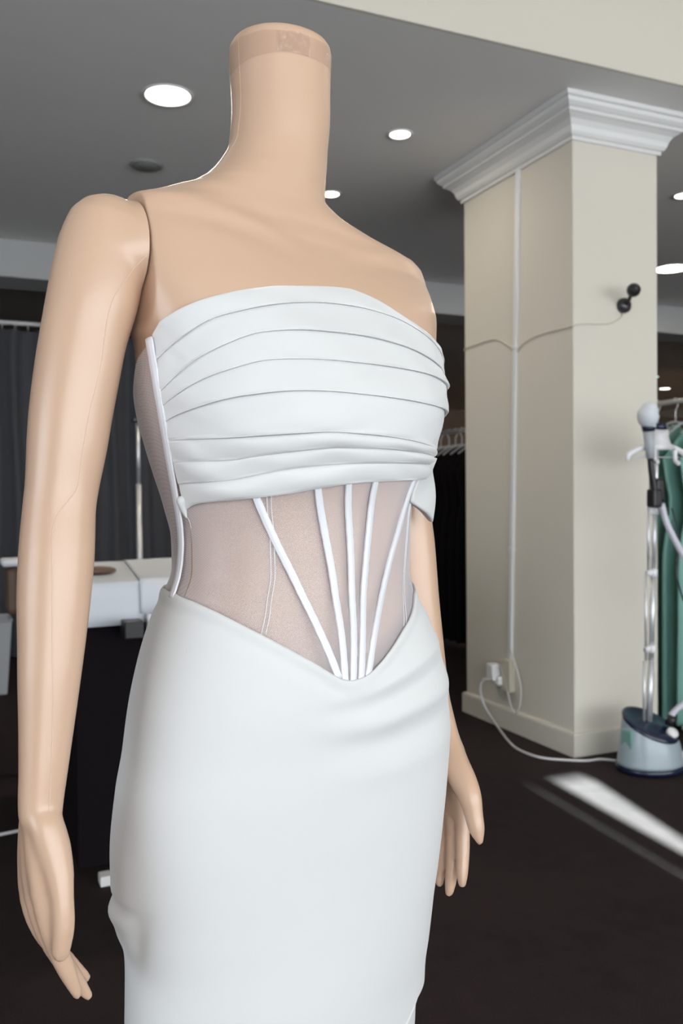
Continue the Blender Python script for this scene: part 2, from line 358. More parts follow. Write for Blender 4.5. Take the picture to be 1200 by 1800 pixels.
# second cloth strip whose edge crosses the table
rows = []
for sv in np.linspace(0, 1, 26):
    r = []
    for u in np.linspace(0, 1, 40):
        hang = .105; L = hang + .93; s = sv * L
        x = .53 + u * .62 + max(0, s - hang) * .12
        if s < hang: y = 2.810 - .004 * math.sin(x * 50) * (1 - s / hang); z = .9355 - hang + s
        else: y = 2.814 + (s - hang); z = .9355 + .001 * math.sin(x * 14 + y * 9)
        r.append((x, y, z))
    rows.append(r)
o = G().add(*gridf(rows)).build('folded_cloth', M['cloth']); so_ = o.modifiers.new('thick', 'SOLIDIFY'); so_.thickness = .0025; so_.offset = 1
tag(o, 'second white cloth lying over the right half of the cutting table', 'cloth')
o = G().add(*sphere((.452, 3.15, .945), .06, sq=(1, .9, .24))).build('pin_cushion', M['brown']); tag(o, 'small brown cushion lying on the white tablecloth beside the arm', 'pad')
t = empty('padded_roll', (.17, 4.02, 0), 0, 'dark padded stand topped with white at the far left table end', 'stand')
g = G().add(*bx(.19, .34, 3.95, 4.10, .70, .91)); child('pad', g, M['brown'], t, edge=.03)
child('post', G().add(*bx(.245, .285, 4.0, 4.05, 0, .71)), M['black'], t, edge=.004)
child('cover', G().add(*bx(.17, .36, 3.93, 4.12, .91, .94)), M['cloth'], t, edge=.012)
t = empty('telescopic_stand', (.942, 5.0, 0), 0, 'slim steel telescopic garment stand in front of the curtain', 'garment stand')
G().add(*tube([(0, 0, .06), (0, 0, 1.27)], .016, 14)).build('lower_pole', M['chrome'], t)
G().add(*tube([(0, 0, 1.27), (0, 0, 1.62)], .011, 14)).build('upper_pole', M['chrome'], t)
G().add(*box((0, 0, 1.63), (.06, .04, .02))).build('top_cap', M['black'], t, False, .004)
g = G()
for k in range(4): a = k * math.pi / 2 + .5; g.add(*tube([(0, 0, .08), (.16 * math.cos(a), .16 * math.sin(a), .05), (.24 * math.cos(a), .24 * math.sin(a), .012)], .01, 8, round_caps=True, sub=3))
g.build('foot', M['chrome'], t)
# grey bin at the left edge
t = empty('waste_bin', (.15, 5.86, 0), 0, 'grey plastic waste bin at the far left edge behind the table', 'bin')
v, f = [], []
for z, h in ((0, .12), (.44, .15), (.46, .158), (.46, .148), (.43, .145), (.02, .115)):
    v += [(-h, -h, z), (h, -h, z), (h, h, z), (-h, h, z)]
for i in range(5):
    for k in range(4): f.append((i * 4 + k, i * 4 + (k + 1) % 4, i * 4 + 4 + (k + 1) % 4, i * 4 + 4 + k))
f.append((20, 21, 22, 23)); f.append((3, 2, 1, 0))
obj('tub', v, f, M['grey'], t, False); bev(t.children[0], .01)
wire('floor_cable', [(-.30, 3.22, .006), (-.1, 3.28, .006), (.125, 3.336, .006), (.26, 3.35, .006), (.332, 3.345, .006)], .006, M['cord'], 'grey cable on the carpet running under the cutting table', 'cable')

# ------------------------------------------------------------ garment rack and its garments
RXX = 3.50
t = empty('garment_rack', (RXX, 5.0, 0), 0, 'long steel garment rack behind the column full of hanging clothes', 'clothes rack')
G().add(*tube([(0, -1.75, 1.68), (0, 1.75, 1.68)], .014, 12, round_caps=True)).build('rail', M['chrome'], t)
for y in (-1.72, 1.72):
    G().add(*tube([(0, y, .05), (0, y, 1.68)], .014, 12)).build('upright', M['chrome'], t)
    G().add(*tube([(-.24, y, .04), (.24, y, .04)], .014, 12, round_caps=True)).build('foot', M['chrome'], t)
def gown(name, x, y, m, seed, label, cat, group, wtop=.19, wbot=.21, dtop=.03, dbot=.045, zt=1.56, zb=.03, seg=56, nz=16):
    rnd = random.Random(seed); ph = [rnd.uniform(0, 6.28) for _ in range(4)]
    t = empty(name, (x, y, 0), rnd.uniform(-.08, .08), label, cat, group)
    rows = []
    for i in range(nz + 1):
        q = i / nz; z = zt + (zb - zt) * q
        sh = min(1, q * 9) ** .5 if i else .12
        wv = (wtop * sh if q < .12 else wtop * (1 - .25 * math.exp(-((q - .28) / .1) ** 2)) + (wbot - wtop) * q) ; dp = dtop + (dbot - dtop) * q
        r = []
        for a in np.linspace(0, 2 * math.pi, seg, endpoint=False):
            fl = 1 + .30 * q * math.sin(8 * a + ph[0] + q) + .22 * q * math.sin(13 * a + ph[1]) 
            r.append((wv * math.cos(a), dp * fl * math.sin(a), z + (.0 if q > .1 else -.06 * abs(math.cos(a)) * sh)))
        rows.append(r)
    v, f = gridf(rows, True); f.append(tuple(range(seg)))
    G().add(v, f).build('garment', m, t)
    h = G().add(*tube([(-.17, 0, zt - .065), (-.09, 0, zt - .015), (0, 0, zt + .012), (.09, 0, zt - .015), (.17, 0, zt - .065)], .006, 8, sub=4, round_caps=True)).build('hanger', M['grey'], t)
    G().add(*tube([(0, 0, zt + .01), (0, 0, zt + .07), (.016, 0, zt + .10), (.014, 0, zt + .128), (-.004, 0, zt + .138), (-.018, 0, zt + .122)], .003, 6, sub=4)).build('hook', M['chrome'], h)
    return t
gown('teal_gown', RXX, 3.36, M['teal'], 1, 'teal satin gown hanging nearest on the rack behind the steamer', 'dress', 'teal gowns on the rack', dtop=.02)
gown('teal_gown', RXX, 3.47, M['teal'], 2, 'second teal gown from the front of the rack, behind the nearest one', 'dress', 'teal gowns on the rack', wtop=.21, dtop=.02)
gown('teal_gown', RXX, 3.58, M['teal'], 3, 'rearmost teal gown on the rack, next to the black garments', 'dress', 'teal gowns on the rack', dtop=.02)
def copy_tree(o, parent=None):
    c = o.copy(); C.objects.link(c); c.parent = parent
    for ch in list(o.children): copy_tree(ch, c)
    return c
dk = gown('black_garment', RXX, 3.71, M['blackcloth'], 9, 'black garment in the dense row hanging on the rack behind the column', 'garment', 'black garments on the rack', zt=1.56, zb=.12, seg=36, nz=10, wtop=.20, wbot=.2)
for k in range(1, 27):
    c = copy_tree(dk); c.location = (RXX + random.uniform(-.01, .01), 3.71 + k * .106, 0); c.rotation_euler = (0, 0, random.uniform(-.1, .1) + (math.pi if k % 2 else 0))
# a timber screen further back gives the warm dark band above the racks
t = empty('wood_screen', (6.0, 9.5, 0), 0, 'dark brown wooden display wall far behind the racks', 'display wall')
child('screen_panel', G().add(*bx(3.0, 13.5, 9.5, 9.6, 0, 2.25)), M['brown'], t)

# ------------------------------------------------------------ garment steamer
ST = (2.742, 2.955, 0)
t = empty('garment_steamer', ST, 0, 'upright garment steamer with navy and pale blue base by the column', 'steamer')
# lean of the cut: the tank top slopes down towards the camera
def tankring(r, z, n=40, slope=0., sq=.86):
    return [(r * math.cos(a), r * sq * math.sin(a), z + slope * (math.sin(a - R(24)))) for a in np.linspace(0, 2 * math.pi, n, endpoint=False)]
cut = [(.148, .030, 0), (.146, .04, 0), (.138, .10, .01), (.130, .15, .035), (.122, .185, .055)]
v, f = gridf([tankring(a, b, slope=c) for a, b, c in cut], True); f.append(tuple(range(40)))
body = G().add(v, f).build('water_tank', M['tank'], t)
v, f = gridf([tankring(.150, .004), tankring(.156, .012), tankring(.154, .026), tankring(.148, .030)], True); f.append(tuple(range(40)))
G().add(v, f).build('foot_ring', M['navy'], t)
v, f = gridf([tankring(.1235, .185, slope=.055), tankring(.125, .192, slope=.055), tankring(.121, .200, slope=.055), tankring(.112, .205, slope=.045), tankring(.085, .198, slope=.03), tankring(.045, .205, slope=.01), tankring(.001, .207)], True)
G().add(v, f).build('top_cover', M['navy'], t)
G().add(*box((-.124, .0, .12), (.02, .07, .13))).build('side_window', M['teal_clear'], t, False, .012)
kn = [(p[0], p[1] * math.cos(.75) - p[2] * math.sin(.75), p[1] * math.sin(.75) + p[2] * math.cos(.75)) for p in lathe([(.024, -.012), (.025, .006), (.021, .011), (.001, .012)], 24)[0]]
kf = lathe([(.024, -.012), (.025, .006), (.021, .011), (.001, .012)], 24)[1]
G().add([(p[0] + .05, p[1] - .078, p[2] + .170) for p in kn], kf).build('dial', M['plastic'], t)
PX = .035; PTOP = 1.40
lean = lambda z: (.004 + .046 * (z - .2) / 1.2, .01, z)
for a, b, r in ((.19, .47, .0135), (.47, .86, .012), (.86, 1.15, .0105), (1.15, 1.40, .009)):
    G().add(*tube([lean(a), lean(b)], r, 14)).build('pole_section', M['chrome'], t)
    q = lean(a); G().add(*tube([(q[0] - .028, q[1], a), (q[0] - .028, q[1], b)], .006, 10)).build('side_rod', M['chrome'], t)
for z in (.52, .85, 1.12):
    q = lean(z); g = G().add(*tube([lean(z - .016), lean(z + .016)], .018, 16)); g.add(*box((q[0] - .02, q[1], z), (.03, .02, .022))); g.build('clip_collar', M['plastic'], t)
hx = .048
g = G().add(*tube([(hx - .168, 0, 1.345), (hx - .162, 0, 1.362), (hx - .11, 0, 1.385), (hx - .04, 0, 1.402), (hx, 0, 1.408), (hx + .04, 0, 1.402), (hx + .11, 0, 1.385), (hx + .162, 0, 1.362), (hx + .168, 0, 1.345)], [.011, .013, .0125, .015, .017, .015, .0125, .013, .011], 12, sub=5, round_caps=True))
g.add(*prism([(hx - .085, 1.385), (hx + .085, 1.385), (hx + .050, 1.412), (hx + .040, 1.435), (hx + .038, 1.472), (hx - .038, 1.472), (hx - .040, 1.435), (hx - .050, 1.412)], -.022, .022))
g.add(*tube([(hx - .030, -.01, 1.39), (hx - .034, -.012, 1.345), (hx - .034, -.03, 1.33)], .010, 10, round_caps=True, sub=3)); g.add(*tube([(hx + .085, -.01, 1.38), (hx + .085, -.012, 1.34), (hx + .085, -.03, 1.325)], .010, 10, round_caps=True, sub=3))
g.build('hanger', M['plastic'], t)
G().add(*tube([(hx - .14, 0, 1.352), (hx + .14, 0, 1.352)], .003, 8)).build('clip_bar', M['chrome'], t)
G().add(*tube([(hx, 0, 1.47), (hx, 0, 1.497)], [.036, .033], 20)).build('top_band', M['navy'], t)
sx = hx - .085
G().add(*tube([(sx + .004, -.03, 1.490), (sx, -.032, 1.505), (sx - .004, -.036, 1.53), (sx - .002, -.04, 1.548)], [.032, .042, .046, .038], 20, round_caps=True, sub=4)).build('steam_head', M['cloth'], t)
G().add(*tube([(sx + .005, -.03, 1.460), (sx + .003, -.03, 1.488)], [.026, .031], 20)).build('head_band', M['navy'], t)
G().add(*tube([(sx + .014, -.03, 1.345), (sx + .004, -.03, 1.462)], [.017, .024], 16)).build('head_handle', M['grey'], t)
G().add(*tube([(sx + .014, -.03, 1.345), (sx + .022, -.03, 1.28), (sx + .040, -.03, 1.19)], .014, 12, sub=4)).build('strap', M['black'], t)
g = G().add(*box((sx + .045, -.02, 1.175), (.05, .05, .08))); g.add(*box((sx + .075, -.01, 1.21), (.045, .04, .10))); g.build('height_clamp', M['black'], t, False, .01)
G().add(*tube([(hx - .01, -.03, 1.15), (hx + .01, -.05, 1.05), (hx + .09, -.09, .88), (hx + .20, -.12, .72), (hx + .27, -.12, .57), (hx + .26, -.12, .44), (hx + .17, -.10, .35), (.11, -.045, .26), (.075, -.03, .21)], .0135, 12, sub=8)).build('steam_hose', M['hose'], t)
G().add(*tube([(.075, -.035, .19), (.088, -.042, .232)], .021, 14)).build('hose_socket', M['black'], t)
G().add(*box((.125, -.055, .05), (.05, .03, .05))).build('drain_cap', M['plastic'], t, False, .01)
wire('blue_cord', [(2.89, 2.98, 1.13), (2.90, 2.95, 1.0), (2.87, 2.93, .85), (2.89, 2.93, .77), (2.93, 2.95, .72)], .004, M['navy'], 'thin blue cord hanging beside the steamer hose', 'cord')

# ------------------------------------------------------------ the mannequin
BT = [(0.03,.150,0,0,.60,.60,2.1),(0.40,.152,0,0,.58,.60,2.1),
(.62,.160,0,0,.55,.60,2.1),(.68,.1626,-.0005,.0004,.55,.60,2.15),(.72,.1660,-.0032,.0022,.55,.6,2.15),(.76,.1689,-.0054,.0038,.55,.62,2.15),
(.80,.1745,-.0063,.0044,.55,.63,2.15),(.84,.1786,-.0067,.0047,.56,.66,2.15),(.88,.1801,-.0076,.0053,.58,.70,2.15),
(.92,.1794,-.0094,.0066,.60,.74,2.15),(.96,.1753,-.0119,.0083,.62,.76,2.15),(1.0,.1695,-.0123,.0086,.66,.76,2.15),
(1.04,.1590,-.0112,.0079,.70,.76,2.15),(1.07,.1483,-.0095,.0066,.72,.74,2.15),(1.10,.1350,-.0077,.0054,.74,.72,2.15),
(1.13,.1273,-.0106,.0074,.74,.70,2.15),(1.16,.1281,-.0110,.0077,.74,.68,2.15),(1.19,.1332,-.0093,.0065,.74,.66,2.15),
(1.22,.1428,-.0089,.0062,.76,.62,2.15),(1.25,.1537,-.0098,.0069,.80,.60,2.15),(1.28,.1627,-.0108,.0076,.78,.60,2.15),
(1.31,.1680,-.0126,.0088,.70,.60,2.15),(1.34,.1690,-.0128,.0089,.62,.62,2.2),(1.37,.174,-.0122,.004,.535,.60,2.35),
(1.40,.178,-.0115,-.001,.46,.54,2.5),(1.43,.179,-.0110,-.006,.39,.46,2.6),(1.45,.178,-.0110,-.010,.354,.38,2.6),
(1.466,.170,-.0105,-.013,.35,.32,2.5),(1.480,.1300,.0005,-.014,.437,.385,2.3),(1.492,.0958,.0106,-.015,.569,.553,2.2),
(1.504,.0730,.0119,-.016,.740,.754,2.18),(1.516,.0649,.0060,-.017,.832,.848,2.12),(1.53,.0592,-.0010,-.0184,.92,.969,2.1),(1.545,.0545,-.0064,-.016,.936,.955,2.1),(1.56,.0510,-.0095,-.0133,.95,1.0,2.1),
(1.60,.0506,-.0123,-.0114,.95,1.0,2.1),(1.645,.0520,-.0119,-.0116,.95,1.0,2.1),(1.70,.053,-.0119,-.0116,.95,1.0,2.1)]
_Z = np.array([r[0] for r in BT]); _V = np.array([r[1:] for r in BT]); _M = np.zeros_like(_V)
_d = np.diff(_V, axis=0) / np.diff(_Z)[:, None]
for i in range(1, len(_Z) - 1):
    a, b = _d[i - 1], _d[i]; ok = a * b > 0
    _M[i][ok] = 2 * a[ok] * b[ok] / (a[ok] + b[ok])
def prm(z):
    z = min(max(z, _Z[0]), _Z[-1] - 1e-9); i = int(np.searchsorted(_Z, z, 'right') - 1); h = _Z[i + 1] - _Z[i]; t = (z - _Z[i]) / h
    return (2*t**3 - 3*t*t + 1) * _V[i] + (t**3 - 2*t*t + t) * h * _M[i] + (3*t*t - 2*t**3) * _V[i + 1] + (t**3 - t*t) * h * _M[i + 1]
def sst(a, b, x):
    t = min(max((x - a) / (b - a), 0), 1); return t * t * (3 - 2 * t)
def torso(deg, z, off=0., clamp=False):
    """point of the figure's surface at angle deg (0 = front, + = her right) and height z, pushed out by off"""
    th = R(deg); a, cx, cy, kf, kb, n = prm(z); s, c = math.sin(th), math.cos(th); k = kf if c > 0 else kb
    sx = math.copysign(abs(s) ** (2 / n), s); sy = math.copysign(abs(c) ** (2 / n), c)
    nx = math.copysign(abs(s) ** (2 - 2 / n), s) / a; ny = math.copysign(abs(c) ** (2 - 2 / n), c) / (k * a); l = math.hypot(nx, ny) + 1e-12
    x = cx + a * sx + off * nx / l; y = cy + k * a * sy + off * ny / l
    if clamp and z > 1.335:
        lim = .1520 + .02 * (1 - sst(1.335, 1.36, z)); x = min(x, lim)
    return np.array((x, y, z + .072 * x * sst(1.38, 1.45, z) * (1 - sst(1.49, 1.56, z))))
BASE = (0.3055, 0.8541, 0); BROT = R(-168.6)
mq = empty('mannequin', BASE, BROT, 'headless beige plastic mannequin with long neck wearing the white dress', 'mannequin')
rows = []
zs = np.concatenate([np.linspace(.80, 1.36, 80), np.linspace(1.363, 1.53, 80), np.linspace(1.534, 1.655, 30)])
ths = np.linspace(-180, 180, 241)[:-1]
clav = [(62, 1.4655), (45, 1.4655), (32.3, 1.4621), (21.6, 1.4559), (12.1, 1.4482), (2.5, 1.4416)]
def clavz(d):
    d = abs(d); c = sorted(clav); return np.interp(d, [p[0] for p in c], [p[1] for p in c])
for z in zs:
    off = -.0035 * (1 - sst(1.35, 1.40, z)) - .010 * (1 - sst(1.04, 1.12, z)); r = []
    for d in ths:
        o_ = off
        if 1.40 < z < 1.49 and abs(d) < 75:
            q = (z - clavz(d)); fade = sst(1, 12, abs(d)) * (1 - sst(55, 75, abs(d)))
            o_ += fade * (.0014 * math.exp(-(q / .007) ** 2) - .0010 * math.exp(-((q - .016) / .008) ** 2) - .0012 * math.exp(-((q + .016) / .009) ** 2))
        if z > 1.46: o_ -= 0
        r.append(torso(d, z, o_, True))
    rows.append(r)
for z, o_ in ((1.660, -.0008), (1.6635, -.003), (1.665, -.007), (1.6645, -.012), (1.6645, -.05)):
    rows.append([torso(d, z, o_) for d in ths])
v, f = gridf(rows, True)
body_o = G().add(v, f).build('torso', M['skin'], mq)
# hips close below into the stand pole; all of it is under the skirt
G().add(*tube([(0, 0, .02), (0, 0, .82)], .016, 16)).build('stand_pole', M['chrome'], mq)
G().add(*lathe([(.001, .012), (.14, .012), (.17, .007), (.172, 0), (.001, 0)], 48, caps=False)).build('stand_base', M['chrome'], mq)

def remeshed(name, gg, m, parent, vox=.0021, smooth=12, fn=None):
    o = gg.build(name, m, parent)
    a = o.modifiers.new('r', 'REMESH'); a.mode = 'VOXEL'; a.voxel_size = vox; a.use_smooth_shade = True
    b = o.modifiers.new('s', 'SMOOTH'); b.factor = .6; b.iterations = smooth
    dg = bpy.context.evaluated_depsgraph_get(); me = bpy.data.meshes.new_from_object(o.evaluated_get(dg)); me.name = name
    o.modifiers.clear(); o.data = me
    if fn:
        for vv in me.vertices: vv.co = fn(vv.co)
    for p in me.polygons: p.use_smooth = True
    if not me.materials: me.materials.append(m)
    return o
RARM = [(0.1774,-0.008,1.436,0.0395),(0.1841,-0.008,1.4089,0.0410),(0.1924,-0.006,1.3767,0.04),(0.2004,-0.006,1.3452,0.038),(0.2065,-0.006,1.3142,0.0373),(0.2127,-0.006,1.2783,0.0361),(0.2169,-0.006,1.2478,0.0347),(0.2218,-0.006,1.2124,0.0318),(0.2249,-0.005,1.1922,0.0312),(0.2271,-0.003,1.1722,0.0318),(0.2298,0.0,1.1474,0.0322),(0.2338,0.004,1.113,0.0312),(0.2373,0.008,1.079,0.0288),(0.2412,0.012,1.0455,0.0264),(0.2453,0.016,1.0076,0.0233),(0.2497,0.02,0.9702,0.0204),(0.2526,0.022,0.947,0.0189),(0.254,0.024,0.9334,0.0180)]
LARM = [(-0.1543,-0.012,1.4316,0.0405),(-0.1595,-0.012,1.4,0.04),(-0.165,-0.014,1.3621,0.038),(-0.1695,-0.016,1.3107,0.036),(-0.1744,-0.018,1.2521,0.033),(-0.1782,-0.02,1.2061,0.031),(-0.1802,-0.02,1.1731,0.0305),(-0.1827,-0.018,1.1399,0.031),(-0.187,-0.015,1.0802,0.03),(-0.1927,-0.012,1.0335,0.028),(-0.2000,-0.006,0.9789,0.024),(-0.204,0.006,0.9304,0.020),(-0.206,0.020,0.9100,0.0185)]
RH = {'thumb': [(0.2528,0.034,0.9265,0.015),(0.2493,0.04,0.9084,0.015),(0.2468,0.048,0.8891,0.0125),(0.2465,0.055,0.8702,0.0098),(0.2468,0.058,0.8479,0.0095),(0.249,0.058,0.8274,0.0075)],
'index': [(0.2543,0.026,0.9244,0.015),(0.255,0.032,0.8976,0.014),(0.2563,0.038,0.8689,0.0105),(0.2518,0.042,0.8382,0.0088),(0.2411,0.044,0.807,0.008),(0.2314,0.044,0.7806,0.0045)],
'middle': [(0.2549,0.018,0.9221,0.014),(0.2559,0.02,0.8913,0.014),(0.257,0.022,0.8583,0.01),(0.2491,0.026,0.826,0.0085),(0.232,0.03,0.793,0.0078),(0.2175,0.03,0.7685,0.0045)],
'ring': [(0.2551,0.012,0.9203,0.014),(0.2564,0.008,0.8874,0.013),(0.2573,0.006,0.8524,0.0095),(0.2492,0.01,0.8244,0.0082),(0.2317,0.014,0.7984,0.0074),(0.2144,0.014,0.7762,0.0052)],
'little': [(0.2544,0.006,0.9183,0.012),(0.2554,-0.004,0.8856,0.011),(0.2563,-0.008,0.8544,0.008),(0.2494,-0.006,0.8281,0.0072),(0.2354,-0.004,0.8071,0.0064),(0.2255,-0.004,0.7954,0.005)]}
LH = {'thumb': [(-0.192,0.0440,0.905,0.0150),(-0.188,0.064,0.8897,0.0155),(-0.186,0.0790,0.8741,0.0130),(-0.186,0.0850,0.8556,0.0105),(-0.186,0.0900,0.8400,0.0088),(-0.186,0.0945,0.8290,0.0045)],
'index': [(-0.205,0.0339,0.9022,0.014),(-0.207,0.0389,0.8642,0.0125),(-0.205,0.0465,0.8345,0.0088),(-0.2,0.0525,0.8054,0.0082),(-0.195,0.0568,0.7826,0.0072),(-0.192,0.0599,0.7698,0.0052)],
'middle': [(-0.205,0.0262,0.9004,0.014),(-0.209,0.0243,0.8598,0.0125),(-0.206,0.0292,0.8259,0.0088),(-0.2,0.0355,0.7934,0.0082),(-0.194,0.0391,0.767,0.0072),(-0.191,0.0394,0.7524,0.0052)],
'ring': [(-0.205,0.0214,0.8992,0.013),(-0.208,0.0127,0.8569,0.0125),(-0.205,0.0157,0.822,0.0084),(-0.199,0.0202,0.7919,0.0078),(-0.194,0.0208,0.7671,0.0068),(-0.191,0.0231,0.7569,0.005)],
'little': [(-0.203,0.0187,0.899,0.012),(-0.205,0.0052,0.8555,0.0115),(-0.202,0.0043,0.8239,0.0075),(-0.198,0.0057,0.8006,0.0068),(-0.194,0.0071,0.7842,0.006),(-0.192,0.0083,0.7745,0.0045)]}
def hand_geo(gg, H, wrist, side):
    for k, c in H.items():
        pts = [wrist] + c
        gg.add(*tube([p[:3] for p in pts], [p[3] for p in pts], 16, round_caps=True, sub=6))
    ks = ['index', 'middle', 'ring', 'little']                       # flesh of the palm between the finger bones
    for a, b in zip(ks[:-1], ks[1:]):
        A, B = H[a], H[b]; mid = [tuple((p + q) / 2 for p, q in zip(A[i], B[i])) for i in range(3)]
        kk = tuple(.30 * p + .70 * q for p, q in zip(mid[1], mid[2]))
        P4 = [wrist, mid[0], mid[1], kk]
        gg.add(*tube([p[:3] for p in P4], [wrist[3], mid[0][3], mid[1][3] * .97, kk[3] * .93], 14, round_caps=True, sub=5))
    A, B = H['thumb'], H['index']
    P3 = [tuple((p + q) / 2 for p, q in zip(A[0], B[0])), tuple((p + q) / 2 for p, q in zip(A[1], B[1]))]
    gg.add(*tube([p[:3] for p in P3], [.014, .0115], 14, round_caps=True, sub=4))
g = G(); g.add(*tube([p[:3] for p in RARM], [p[3] for p in RARM], 40, round_caps=True, sub=4))
g.add(*tube([(.135, -.012, 1.428), (.158, -.012, 1.427), (.180, -.009, 1.420)], [.0465, .0465, .0425], 32, round_caps=True, sub=3))
hand_geo(g, RH, (.2540, .024, .9334, .0165), 1)
arm_r = remeshed('arm', g, M['skin'], mq, fn=lambda c: Vector((max(c.x, .1538), c.y, c.z)) if c.z > 1.33 else c)
g = G(); g.add(*tube([p[:3] for p in LARM], [p[3] for p in LARM], 40, round_caps=True, sub=4))
g.add(*tube([(-.090, -.014, 1.436), (-.120, -.014, 1.428), (-.150, -.012, 1.418)], [.034, .038, .041], 32, round_caps=True, sub=2))
hand_geo(g, LH, (-.206, .018, .915, .0175), -1)
g.add(*tube([(-.2015, -.002, .965), (-.200, .020, .925), (-.193, .046, .902), (-.188, .064, .8897)], [.0215, .0185, .0165, .0155], 16, round_caps=True, sub=5))
arm_l = remeshed('arm', g, M['skin'], mq)
# fine raised mould seams, glued to the surface
def on_mesh(o, P, lift=.0):
    bm = bmesh.new(); bm.from_mesh(o.data); tr = BVHTree.FromBMesh(bm); out = []
    for p in P:
        q = tr.find_nearest(Vector(p)); out.append(tuple(q[0] + q[1] * lift))
    bm.free(); return out
SEAM = [(0.1560,.0305,1.415),(0.1664,0.0289,1.4029),(0.1857,0.0333,1.3761),(0.1927,0.0322,1.3549),(0.1987,0.0303,1.3128),(0.2095,0.0294,1.2706),(0.2153,0.0275,1.2358),(0.2185,0.0256,1.2104),(0.2272,0.0259,1.1973),(0.2349,0.0253,1.1877),(0.2405,0.0256,1.1734),(0.2424,0.0292,1.1495),(0.245,0.035,1.089),(0.2467,0.0387,1.022),(0.2493,0.0402,0.9752),(0.252,0.0413,0.938)]
sp = on_mesh(arm_r, catmull(SEAM, 12))
G().add(*tube(sp, .0005, 5)).build('mold_seam', M['seam'], mq)
G().add(*tube([torso(85, z, -.0001) for z in np.linspace(1.535, 1.656, 30)], .00035, 5)).build('mold_seam', M['seam'], mq)
# clear tape wound round the top of the neck
rows = []
for q in np.linspace(0, 1, 6):
    r = []
    for d in np.linspace(-150, 150, 180):
        lo = 1.6345 - .006 * sst(20, 90, abs(d)) + .0005 * math.sin(d * .11); hi = 1.655 + .0004 * math.sin(d * .17)
        r.append(torso(d, lo + (hi - lo) * q, .0005 + .0007 * (math.sin(d * .9) * math.sin(d * .37 + q * 5)) ** 2))
    rows.append(r)
G().add(*gridf(rows)).build('neck_tape', M['tape'], mq)
rows = []
for q in np.linspace(0, 1, 10):
    rows.append([torso(d, 1.634 + .020 * q, .0013 + .0030 * abs(noise.noise(Vector((d * .22, q * 3.2, 3))))) for d in np.linspace(-3, 33, 40)])
tb = G().add(*gridf(rows)).build('tape_tab', M['tape'], mq); tb['label'] = 'crumpled clear tape tab'

# ------------------------------------------------------------ the dress
dr = empty('dress', BASE, BROT, 'strapless white pleated corset dress with sheer waist on the mannequin', 'dress')
def curve(pts):
    pts = sorted(pts); X = [p[0] for p in pts]; Z = [p[1] for p in pts]
    def fn(d):
        return sum(np.interp(d + k, X, Z) * wt for k, wt in ((-6, .12), (-3, .22), (0, .32), (3, .22), (6, .12)))
    return fn
LEFT_END, RIGHT_END = -98, 76.2
EC = [
 [(-98,1.332),(-75,1.342),(-58,1.351),(-44,1.361),(-25.4,1.3752),(-18,1.3834),(-12.4,1.3911),(-7.4,1.3962),(-3.5,1.3993),(-.9,1.3988),(2.8,1.3965),(10,1.3930),(18,1.3899),(25.6,1.3856),(33.6,1.3809),(46.9,1.3722),(58.8,1.3632),(70,1.3539),(79,1.3390)],
 [(-98,1.330),(-70,1.338),(-50,1.350),(-18.6,1.3742),(-3.8,1.3802),(6.5,1.3785),(21,1.3714),(47.4,1.3540),(64.7,1.334),(79,1.3150)],
 [(-98,1.312),(-70,1.320),(-52,1.3277),(-20.7,1.3435),(-2.6,1.349),(16.6,1.3485),(32.7,1.3430),(53,1.3225),(71.9,1.2960),(79,1.286)],
 [(-98,1.295),(-70,1.308),(-54,1.3141),(-32.8,1.3186),(-5.1,1.3205),(13.7,1.3213),(31.9,1.3185),(54.4,1.3014),(71,1.2839),(79,1.275)],
 [(-98,1.270),(-70,1.281),(-56,1.2859),(-30,1.2873),(-8.5,1.2895),(11.3,1.2919),(25.5,1.2910),(45.1,1.2845),(71,1.2694),(79,1.263)],
 [(-98,1.240),(-70,1.243),(-54,1.2459),(-31.5,1.2493),(-4.1,1.2545),(12.2,1.2562),(26.2,1.2535),(46.8,1.2502),(72.2,1.2501),(79,1.250)],
 [(-98,1.236),(-60,1.2385),(-35,1.2405),(-5.4,1.2427),(10.4,1.2425),(29.8,1.2372),(47.2,1.2312),(74.3,1.2309),(79,1.231)],
 [(-98,1.229),(-56,1.2307),(-30,1.2305),(-15.1,1.2300),(8.8,1.2280),(24.9,1.2238),(48,1.2140),(76.2,1.2112),(79,1.211)],
 [(-98,1.213),(-70,1.2145),(-54,1.2155),(-30,1.214),(-3.9,1.2119),(12.9,1.2066),(24.5,1.2014),(40.2,1.1978),(68.2,1.1935),(74,1.190),(79,1.184)]]
EF = [curve(c) for c in EC]
